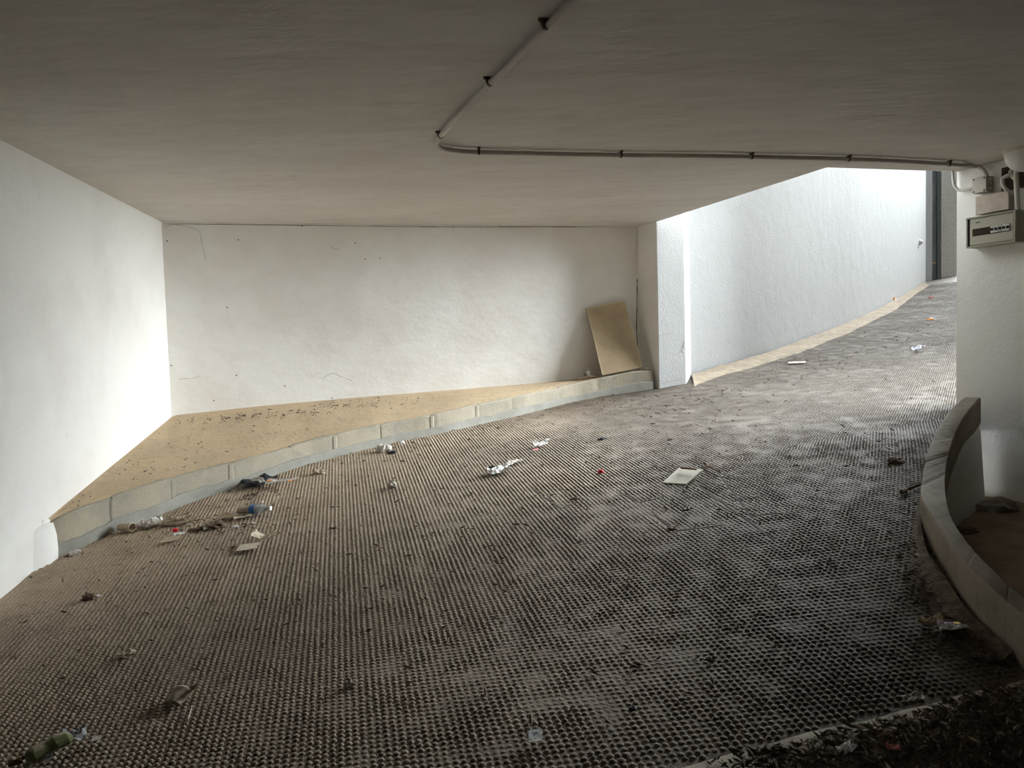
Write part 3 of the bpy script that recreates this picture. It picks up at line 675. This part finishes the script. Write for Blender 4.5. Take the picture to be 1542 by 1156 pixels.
# wall cracks (thin relief lines on the plaster)
def crack(name, pts, p0, n, m, parent, wdt=.0022):
    P = dens([onplane(a_, b_, p0+n*.0015, n) for a_, b_ in pts], 5); b = MB()
    for i in range(len(P)-1):
        d = (P[i+1]-P[i]); s = d.cross(n).normalized(); w0 = wdt*(.6+.6*random.random()); j_ = s*random.uniform(-.002, .002)
        P[i+1] = P[i+1]+j_
        b.add([P[i]-s*w0, P[i+1]-s*w0, P[i+1]+s*w0, P[i]+s*w0, P[i]-n*.003, P[i+1]-n*.003], [(0, 1, 2, 3), (0, 4, 5, 1), (3, 2, 5, 4)])
    b.build(name, m, parent, world=True)
nb3 = Vector((nb.x, nb.y, 0)); nb3 = nb3 if nb3.dot(EYE-C0) > 0 else -nb3
crack('crack', [(248, 342), (262, 338), (285, 342), (300, 349), (304, 365), (310, 391)], C0, nb3, m_wcrack, wb)
crack('crack', [(486, 570), (500, 562), (512, 566), (530, 573)], C0, nb3, m_wcrack, wb)
crack('crack', [(496, 368), (502, 374), (510, 375)], C0, nb3, m_wcrack, wb)
crack('crack', [(270, 571), (290, 569), (301, 566)], C0, nb3, m_wcrack, wb, .002)
crack('crack', [(246, 337), (330, 337.6), (450, 339), (560, 340.5), (680, 341.5), (800, 341.5), (955, 341.5)], C0, nb3, m_crack, wb, .0025)
crack('crack', [(959.5, 420), (959.2, 455), (958.6, 490), (959.8, 520)], C0, nb3, m_crack, wb, .005)
# pock marks
b = MB()
for px, py in ((252, 363), (359, 361), (342, 463), (356, 565), (429, 581), (322, 603), (500, 599), (572, 389), (550, 390), (535, 366), (258, 550), (455, 340), (683, 342)):
    c = onplane(px, py, C0, nb3); r = psize(px, 700, 1.2); b.add([c+nb3*.002+Vector((db.x, db.y, 0))*r*math.cos(t)+Vector((0, 0, r*math.sin(t))) for t in (0, 1, 2, 3, 4, 5)], [(0, 1, 2, 3, 4, 5)])
b.build('pock_marks', m_crack, wb, world=True)['kind'] = 'stuff'
npf = Vector((0, -1, 0)); pfp = Vector((pf.x, pf.y, 0)); dpf = (pr-pf).normalized(); npf = Vector((dpf.y, -dpf.x, 0))
crack('crack', [(988, 505), (1000, 504), (1012, 502)], pfp, npf, m_wcrack, pil, .003)
crack('crack', [(1031, 513), (1029, 522), (1026, 528), (1020, 532)], pfp, npf, m_wcrack, pil, .003)
crack('crack', [(1026, 528), (1030, 531)], pfp, npf, m_wcrack, pil, .003)
crack('crack', [(998, 577), (1010, 574), (1026, 571)], pfp, npf, m_wcrack, pil, .004)

# ------------------------------------------------------------------ litter things
def frame(px, py, yaw=0, h=0.0):
    p = ongnd(px, py, h); z = RN; x = Vector((math.cos(yaw), math.sin(yaw), 0)); x = (x-z*x.dot(z)).normalized(); y = z.cross(x); return p, x, y, z
def sheet(name, px, py, wpx, asp, m, label, cat, yaw=0, rough=.2, seed=0, n=9, curl=.0, lift=.012, group=None, thick=.0015, parent=None, h=.008):
    """crumpled sheet lying on the ramp: wpx wide in the picture, asp = depth/width"""
    p, x, y, z = frame(px, py, yaw, h); W = psize(px, py, wpx); D = W*asp; b = MB(); vs = []
    for i in range(n):
        for j in range(n):
            u = i/(n-1)-.5; v = j/(n-1)-.5
            hh = lift+W*rough*(abs(noise.noise((u*3.1+seed, v*3.1, seed*1.7)))*.9+.35*abs(noise.noise((u*8+seed, v*8, 3))))+curl*W*(2*abs(u))**2
            e = 1+.16*noise.noise((u*4+seed*3, v*4, 9))
            vs.append(p+x*u*W*e+y*v*D*e+z*hh)
    b.add(vs, [(i*n+j, i*n+j+1, (i+1)*n+j+1, (i+1)*n+j) for i in range(n-1) for j in range(n-1)])
    o = b.build(name, m, parent); s = o.modifiers.new('s', 'SOLIDIFY'); s.thickness = thick; s.offset = 0
    if label: tag(o, label, cat, group)
    return o
def lump(name, px, py, wpx, hr, m, label, cat, seed=0, rough=.5, h=.0, parent=None, asp=.7, yaw=0, p=None):
    q, x, y, z = frame(px, py, yaw, h)
    if p is not None: q = p
    W = psize(px, py, wpx)/2; me = bmesh.new(); bmesh.ops.create_icosphere(me, subdivisions=3, radius=1)
    vs = []
    for v in me.verts:
        c = v.co.copy(); k = 1+rough*noise.noise(c*1.6+Vector((seed, 0, 0)))+rough*.5*noise.noise(c*4+Vector((0, seed, 0)))
        c *= k; vs.append(q+x*c.x*W+y*c.y*W*asp+z*(max(c.z, -.6)*W*hr+W*hr*.62))
    fs = [tuple(v.index for v in f.verts) for f in me.faces]; me.free()
    b = MB(); b.add(vs, fs); o = b.build(name, m, parent)
    if label: tag(o, label, cat)
    return o
def lathe(b, p, ax, sd, prof, seg=16, squash=1.0, mi=0):
    up_ = ax.cross(sd).normalized(); vs = []
    for t, r in prof:
        for k in range(seg): a = 2*PI*k/seg; vs.append(p+ax*t+sd*r*math.cos(a)+up_*r*squash*math.sin(a))
    b.add(vs, [(i*seg+k, i*seg+(k+1) % seg, (i+1)*seg+(k+1) % seg, (i+1)*seg+k) for i in range(len(prof)-1) for k in range(seg)], mi)
def stick(px0, py0, px1, py1, r, label, m=None, h=.02, kink=.01, cat='twig'):
    a = ongnd(px0, py0, h); c = ongnd(px1, py1, h); N = 6
    pts = [a.lerp(c, i/N)+Vector((random.uniform(-kink, kink), random.uniform(-kink, kink), random.uniform(0, kink*.5))) for i in range(N+1)]
    b = MB(); b.tube(pts, [r*(1-.5*i/N) for i in range(N+1)], 6); return tag(b.build('twig', m or m_bark), label, cat)

# leaning board: its lower edge stands on the kerb top
def kz(px, py): (g, zb, zt), n = kat(px); return zt
g0_, zb0, zt0 = kat(905)[0]; 
pl = []
bl = onplane(907, 565, Vector((0, kat(907)[0][0].y+.05, 0)), Vector((0, 1, 0))); br = onplane(968, 553, Vector((0, kat(967)[0][0].y+.04, 0)), Vector((0, 1, 0)))
tl = onplane(883, 463, C0+nb3*.03, nb3); tr = onplane(941, 451, C0+nb3*.03, nb3)
# force a planar parallelogram: top right from the other three, nudged to the photographed corner
nrm = (br-bl).cross(tl-bl).normalized(); tr = onplane(941, 451, bl, nrm)
nrm = nrm if nrm.dot(EYE-bl) > 0 else -nrm
bo = thing('leaning_board', (bl+br)/2, 'tan rectangular board leaning on the back wall beside the pillar', 'board')
def quadrim(a, b_, c, d, inset):
    cen = (a+b_+c+d)/4; return [v+(cen-v)*inset for v in (a, b_, c, d)]
b = MB(); th = nrm*.028; cs = [bl, br, tr, tl]; vs = [v-th for v in cs]+cs
b.add(vs, [(3, 2, 1, 0), (4, 5, 6, 7), (0, 1, 5, 4), (1, 2, 6, 5), (2, 3, 7, 6), (3, 0, 4, 7)]); b.build('panel', m_slab, bo, bevel=.006)
cen = (bl+br+tr+tl)/4; b = MB()
for a, c in ((tl, tr), (tr, br), (bl, tl)):
    ia = a+(cen-a)*.045; ic = c+(cen-c)*.045; e = nrm*.0015
    b.add([a+e+(cen-a)*.008, c+e+(cen-c)*.008, ic+e, ia+e, a+(cen-a)*.008, c+(cen-c)*.008, ic, ia], [(0, 1, 2, 3), (0, 4, 5, 1), (3, 2, 6, 7)])
b.build('pale_edging', m_slabe, bo)
zc_ = kat(885)[0]; pb = onplane(885, 563, Vector((0, kat(885)[0][0].y+.16, 0)), Vector((0, 1, 0)))
lump('rubble_stone', 885, 566, 12, .7, m_stone, 'small grey stone beside the lower left corner of the leaning board', 'stone', 3, .35, p=pb-Vector((0, 0, .02)))
pb2 = onplane(972, 555, Vector((0, kat(972)[0][0].y+.08, 0)), Vector((0, 1, 0)))
lump('plaster_chip', 972, 575, 10, .35, m_paper, 'pale plaster chip beside the lower right corner of the leaning board', 'chip', 8, .4, p=pb2-Vector((0, 0, .01)))
stick(100, 0, 101, 1, .001, 'x') if False else None
a = onplane(868, 571, Vector((0, kat(868)[0][0].y+.1, 0)), Vector((0, 1, 0))); c = onplane(905, 566, Vector((0, kat(905)[0][0].y+.08, 0)), Vector((0, 1, 0)))
b = MB(); b.tube([a, a.lerp(c, .5)+Vector((0, 0, .012)), c], [.006, .008, .005], 6); tag(b.build('twig', m_bark), 'dark twig lying under the lower left corner of the leaning board', 'twig')

# open ended cardboard tube
p, x, y, z = frame(190, 802, .35, .0); W = psize(190, 802, 26)
tb = thing('crushed_cup', p, 'brown open ended paper cup on its side by the kerb', 'cup')
b = MB(); r = W*.27; ax = (x*.75-y*.55).normalized(); sd = ax.cross(z).normalized()
lathe(b, p+z*(r+.008)-ax*W*.4, ax, sd, [(-.002, 0.001), (0, r*.75), (W*.5, r*.92), (W*.9, r), (W*.9, r*.86), (W*.45, r*.80), (.01, r*.6), (.01, .001)], 18, .9); b.build('cup_body', m_tan, tb, smooth=True)
b = MB(); pts = [p+z*(r+.008)+ax*W*.5+sd*r*.97*math.cos(t)+ax.cross(sd)*r*.88*math.sin(t) for t in np.linspace(0, 2*PI, 19)]; b.tube(pts, .003, 6); b.build('rolled_rim', m_cardl, tb, smooth=True)
lump('crumpled_paper', 222, 795, 22, .75, m_paper, 'crumpled pale paper beside the brown paper cup', 'paper', 2, .8)
sheet('plastic_scrap', 238, 788, 13, 1.4, m_white, 'white plastic scrap standing up against the kerb', 'plastic scrap', .3, 1.6, 4)
lump('crushed_packet', 266, 790, 44, .38, m_tan, 'long crushed tan packet lying close to the kerb', 'packet', 12, .6, asp=.45, yaw=-.1)
lump('packet_tip', 285, 792, 9, .6, m_paper, None, None, 2, .5)
bpy.data.objects['packet_tip'].name = 'paper_wad'; tag(bpy.data.objects['paper_wad'], 'tiny pale paper wad at the end of the tan packet', 'paper')
lump('bottle_cap', 264, 800.5, 9, .8, m_red, 'red cap lying below the long tan packet', 'cap', 1, .15)
sheet('plastic_scrap', 270, 807, 15, .7, m_white, 'small white scrap just below the red cap near the kerb', 'plastic scrap', .1, .3, 6)
sheet('cardboard_piece', 258, 814, 26, .9, m_card, 'flat brown cardboard piece below the red cap', 'cardboard', .2, .05, 7)
for k, (px, py, wd_, l_) in enumerate(((311, 798, 10, 'white paper crumb left of the dark leaf clump'), (355, 795, 9, 'white paper crumb right of the dark leaf clump'), (395, 757, 5, 'tiny white crumb above the blue labelled bottle'), (381, 790, 8, 'pale crumb in front of the blue labelled bottle'))):
    lump('paper_crumb', px, py, wd_, .6, m_white if k != 3 else m_paper, l_, 'paper', k+20, .5)
lump('leaf_clump', 327, 795, 22, .5, m_leaf, 'dark clump of dry leaves between two white paper crumbs', 'leaves', 31, .9)
lump('leaf_clump', 297, 799, 18, .35, m_leaf, 'low dark leaf clump right of the red cap', 'leaves', 33, .9)
# bottle with blue label
p, x, y, z = frame(386, 775, 0, 0); W = psize(386, 775, 54)
bt = thing('plastic_bottle', p, 'crushed clear plastic bottle with a blue label', 'bottle')
ax = (x*.98-y*.16).normalized(); sd = ax.cross(z).normalized(); r = W*.145; c = p+z*(r+.006)-ax*W*.5
b = MB(); lathe(b, c, ax, sd, [(0, .002), (0, r*.8), (W*.05, r), (W*.30, r*.95), (W*.36, r*1.02)], 16, .8); b.build('dusty_base', m_tan, bt, smooth=True)
b = MB(); lathe(b, c, ax, sd, [(W*.37, r*1.03), (W*.52, r*1.05)], 16, .85); b.build('label_band', m_blue, bt, smooth=True)
b = MB(); lathe(b, c, ax, sd, [(W*.35, r*.98), (W*.55, r), (W*.72, r*.92), (W*.80, r*.6), (W*.86, r*.36), (W*.90, r*.34)], 16, .85); b.build('bottle_body', m_clear, bt, smooth=True)
b = MB(); lathe(b, c, ax, sd, [(W*.885, .001), (W*.885, r*.44), (W*.97, r*.44), (W*.97, .001)], 14, 1); b.build('cap', m_white, bt)
sheet('cardboard_strip', 344, 779, 34, .55, m_card, 'brown cardboard strip left of the blue labelled bottle', 'cardboard', -.1, .12, 41)
sheet('cardboard_strip', 366, 780, 24, .7, m_tan, 'torn cardboard flap touching the base of the blue labelled bottle', 'cardboard', .3, .25, 43)
# folded cardboard pieces
sheet('cardboard_piece', 400, 812, 34, .6, m_cardl, 'folded pale cardboard piece, the upper of a pair on the ramp', 'cardboard', -.05, .28, 45, curl=.25)
sheet('cardboard_piece', 374, 826, 30, .9, m_cardl, 'flat pale cardboard piece, the lower of a pair on the ramp', 'cardboard', .1, .05, 46)
# dark film with stone, wrapper strip
sheet('black_plastic_bag', 390, 729, 50, .8, m_blackfilm, 'black plastic film against the kerb under a grey stone', 'bag', .1, .3, 50)
lump('grey_stone', 389, 731, 22, .75, m_stone, 'grey stone lying on the black plastic film', 'stone', 51, .35)
wr_ = sheet('snack_wrapper', 424, 727, 46, .28, m_white, 'long white and orange snack wrapper by the kerb', 'wrapper', .02, .18, 53, h=.03)
for dx, m_ in ((-18, m_orange), (-2, m_tan), (14, m_orange)):
    sheet('print_patch', 424+dx, 725.5, 7, .9, m_, None, None, .02, .1, 54+dx, h=.05, n=5, parent=wr_)
sheet('leaf_scrap', 379, 748, 22, .6, m_leaf, 'brown leaf scrap between the kerb and the blue labelled bottle', 'leaf', .2, .3, 56)
# mid ramp
lump('crumpled_paper', 480, 714, 20, .5, m_tan, 'flattened brown paper crumple near the kerb at mid ramp', 'paper', 60, .7)
lump('crumpled_paper', 578, 680, 20, .7, m_paper, 'grey white crumpled paper with dark shadow close to the kerb', 'paper', 61, .9)
lump('dark_scrap', 590, 683, 13, .4, m_blackfilm, 'dark scrap tucked beside the grey white crumpled paper', 'scrap', 62, .8)
lump('paper_crumple', 605, 668, 8, .6, m_white, 'tiny white crumple up against the kerb', 'paper', 63, .7)
lump('crumpled_paper', 592, 735, 12, 1.0, m_paper, 'small upright paper crumple alone at mid ramp', 'paper', 64, .8)
ws = sheet('shredded_plastic', 752, 711, 34, .8, m_white, 'shredded white plastic in the middle of the ramp', 'plastic scrap', .4, .5, 66)
sheet('torn_strip', 775, 699, 30, .28, m_paper, None, None, .75, .35, 67, parent=ws)
lump('dark_fold', 741, 705, 9, .6, m_blackfilm, None, None, 68, .6, parent=ws)
wt = sheet('tissue', 814, 672, 22, .5, m_white, 'small white tissue with a twisted tail, further up the ramp', 'tissue', .4, .6, 70)
sheet('twisted_tail', 824, 665, 10, .4, m_paper, None, None, 1.0, .4, 71, parent=wt)
sheet('pink_scrap', 807, 679, 8, .8, m_pink, 'faint pink scrap below the white tissue', 'scrap', .1, .2, 72)
lump('bottle_cap', 905, 713, 8.5, .95, m_red, 'bright red plastic ball cap alone on the open ramp', 'cap', 73, .12)
# ivory tile
t4 = [ongnd(997, 726, .012), ongnd(1033, 728.5, .012), ongnd(1059, 706, .06), ongnd(1022, 704, .06)]
b = MB(); th = Vector((0, 0, .014)); vs = [v-th for v in t4]+t4; b.add(vs, [(3, 2, 1, 0), (4, 5, 6, 7), (0, 1, 5, 4), (1, 2, 6, 5), (2, 3, 7, 6), (3, 0, 4, 7)])
tag(b.build('ceramic_tile', m_tile, bevel=.003), 'ivory square tile lying propped on the ramp', 'tile')
stick(1025, 704, 1048, 707, .008, 'short dark stick behind the top edge of the ivory tile', h=.07, kink=.004)
stick(1060, 698, 1084, 712, .009, 'dark stick lying off the upper right corner of the ivory tile')
stick(1356, 741, 1388, 728, .014, 'thick brown stick beside the right kerb', kink=.006)
stick(1030, 768, 1045, 766, .008, 'short black stick on the joint below the ivory tile', m_blackfilm)
lump('leaf_clump', 906, 662, 11, .4, m_blackfilm, 'small black leaf high up the ramp above the red ball cap', 'leaf', 80, .6)
lump('leaf_clump', 1012, 797, 14, .35, m_leaf, 'dark crumb on the joint corner, nearest below the ivory tile', 'leaves', 81, .8)
lump('leaf_clump', 1348, 697, 22, .45, m_leaf, 'dark leaf clump above the thick brown stick', 'leaves', 82, .8)
lump('leaf_clump', 868, 752, 12, .35, m_leaf, 'dark crumb at the end of the broken joint in mid ramp', 'leaves', 83, .7)
lump('leaf_clump', 502, 796, 12, .35, m_leaf, 'small dark crumb right of the folded pale cardboard', 'leaves', 84, .7)
lump('leaf_clump', 133, 903, 20, .6, m_leaf, 'dark leaf clump with white bits near the left wall', 'leaves', 85, .9)
lump('paper_crumb', 148, 899, 8, .7, m_white, 'white crumb beside the leaf clump near the left wall', 'paper', 86, .5)
lump('crumpled_paper', 113, 836, 18, .5, m_paper, 'dusty paper crumple at the left end of the kerb', 'paper', 87, .9)
lump('leaf_clump', 105, 838, 12, .4, m_leaf, 'dark leaves beside the paper crumple at the kerb end', 'leaves', 88, .9)
lump('dried_leaf', 190, 988, 26, .35, m_tan, 'curled dry brown leaf in the left foreground', 'leaf', 89, .7)
lump('crumpled_paper', 529, 1033, 15, .8, m_paper, 'small pale paper crumple in the dark foreground', 'paper', 90, .9)
lump('bottle_cap', 953, 1068, 13, .4, m_blackfilm, 'small dark round cap in the dark foreground', 'cap', 91, .2)
cp = sheet('sachet', 807, 1111, 22, 1.1, m_clear, 'clear square sachet lying in the dark foreground', 'sachet', .1, .1, 92, h=.012)
sheet('sachet_seal', 807, 1120, 20, .25, m_paper, None, None, .1, .05, 93, h=.018, n=5, parent=cp)
# curled cardboard
cc = thing('curled_cardboard', ongnd(266, 1048), 'curled brown cardboard flap in the left foreground', 'cardboard')
t4 = [ongnd(243, 1062, .012), ongnd(270, 1063, .012), ongnd(292, 1040, .03), ongnd(262, 1036, .03)]
rows = [[t4[0].lerp(t4[3], i/8).lerp(t4[1].lerp(t4[2], i/8), j/6)+RN*(.018*math.sin(PI*j/6)+.01*noise.noise((i*.5, j*.5, 1))) for j in range(7)] for i in range(9)]
grid_mesh(rows, 'flap', m_tan, cc, thick=.003)
t4 = [ongnd(262, 1037, .03), ongnd(291, 1040, .03), ongnd(298, 1027, .06), ongnd(270, 1026, .05)]
rows = [[t4[0].lerp(t4[3], i/8).lerp(t4[1].lerp(t4[2], i/8), j/6)-RN*(.02*math.sin(PI*j/6)) for j in range(7)] for i in range(9)]
grid_mesh(rows, 'rolled_end', m_card, cc, thick=.003)
# crushed green bottle bottom left
p, x, y, z = frame(85, 1126, 0, 0); W = psize(85, 1126, 88)
gb = thing('crushed_bottle', p, 'crushed olive green bottle in the bottom left corner', 'bottle')
A_ = ongnd(42, 1140, .05); B_ = ongnd(118, 1102, .055); ax = (B_-A_).normalized(); L_ = (B_-A_).length; sd = ax.cross(z).normalized(); r = L_*.235
b = MB(); lathe(b, A_, ax, sd, [(0, .003), (0, r*.7), (L_*.08, r), (L_*.35, r*.85), (L_*.5, r*1.02), (L_*.75, r*.95), (L_*.86, r*.7)], 14, .6)
for i, v in enumerate(b.v): b.v[i] = tuple(Vector(v)+Vector((1, 1, 1))*.010*noise.noise(Vector(v)*18))
b.build('bottle_body', m_green, gb)
b = MB(); lathe(b, A_, ax, sd, [(L_*.12, r*.9), (L_*.3, r*.88)], 14, .75); b.build('paper_label', m_tan, gb)
sheet('clear_film', 112, 1116, 34, .9, m_clear, 'clear torn film hanging off the neck of the green bottle', 'film', .5, .7, 95, h=.02)
sheet('clear_film', 60, 1150, 36, .5, m_clear, 'clear film lying below the green bottle', 'film', .2, .6, 98, h=.01)
sheet('paper_chip', 146, 1116, 12, 1.0, m_paper, 'pale chip right of the crushed green bottle', 'paper', .2, .1, 96)
stick(1075, 0, 1, 1, .1, '') if False else None
stick(283, 1083, 289, 1062, .003, 'thin pale splinter right of the curled cardboard flap', m_paper, .012, .002)
stick(10, 1152, 50, 1138, .012, 'brown stick poking out behind the crushed green bottle', m_bark, .03)
# right side near kerb
sheet('cardboard_piece', 1398, 942, 34, .6, m_card, 'bent brown cardboard by the right kerb', 'cardboard', -.1, .5, 100, curl=.2)
sp = sheet('snack_packet', 1436, 950, 40, .5, m_white, 'torn white packet with yellow and maroon print by the right kerb', 'packet', -.3, .3, 101, h=.02)
sheet('yellow_print', 1441, 943, 9, .8, m_yellow, None, None, -.3, .2, 102, h=.06, n=5, parent=sp)
sheet('maroon_print', 1424, 942, 22, .5, m_maroon, None, None, -.3, .2, 103, h=.05, n=5, parent=sp)
sheet('plastic_scrap', 1386, 839, 12, .9, m_white, 'white scrap against the bulge of the right kerb', 'plastic scrap', .1, .3, 104)
lump('white_crumb', 1370, 871, 3, .5, m_white, 'tiny white crumb on the ramp below the white scrap at the right kerb', 'crumb', 105, .3)
sheet('paper_scrap', 1376, 1056, 32, .5, m_paper, 'pale paper scrap at the edge of the smooth landing', 'paper', .1, .3, 106, h=.03)
sheet('plastic_scrap', 1275, 1134, 26, .7, m_white, 'white plastic shreds on the smooth landing', 'plastic scrap', .4, .7, 107, h=.03)
sheet('pink_scrap', 1345, 1131, 18, .6, m_pink, 'orange pink scrap on the smooth landing', 'scrap', -.4, .5, 108, h=.035)
lump('soil_clod', 1173, 1138, 26, .7, m_soil, 'dark round clod on the smooth landing', 'clod', 109, .5, h=.02)
lump('soil_clod', 1430, 1125, 22, .5, m_soil, 'dark low clod among the landing debris', 'clod', 110, .6, h=.02)
# outdoors
sheet('foil_scrap', 1382, 528, 16, .9, m_silver, 'crumpled silver foil on the upper ramp', 'foil', .2, .8, 120)
lump('orange_wrapper', 1342, 453, 16, .4, m_orange, 'orange wrapper at the foot of the outdoor wall, furthest up the ramp', 'wrapper', 121, .6, h=.02)
lump('orange_wrapper', 1285, 472, 9, .5, m_orange, 'smaller orange scrap at the foot of the outdoor wall', 'wrapper', 122, .6, h=.02)
lump('orange_wrapper', 1401, 482, 9, .4, m_orange, 'orange scrap out on the upper ramp near the wall edge', 'wrapper', 123, .6)
lump('red_scrap', 1402, 449, 8, .4, m_pink, 'reddish scrap on the upper ramp by the steel post', 'scrap', 124, .6)
lump('yellow_leaf', 1148, 526, 8, .5, m_yellow, 'yellow leaf on the sand by the outdoor wall', 'leaf', 125, .6, h=.02)
sheet('pale_card', 1200, 547, 24, .5, m_cardl, 'pale flat card half way up the outdoor ramp', 'card', -.5, .02, 126)
# rubbish in the pit
def onpit(px, py, h=0): return onz(px, py, PZ+h)
p = onpit(1500, 768); lump('rubbish_bag', 1492, 750, 74, .55, m_stone, 'dark dusty rubbish bag in the corner behind the right kerb', 'bag', 130, .45, p=p-RN*.03, asp=.6)
p = onpit(1457, 800); lump('dry_leaf_heap', 1457, 790, 38, .4, m_leaf, 'heap of dry leaves behind the right kerb', 'leaves', 131, .8, p=p-RN*.02, asp=.8)
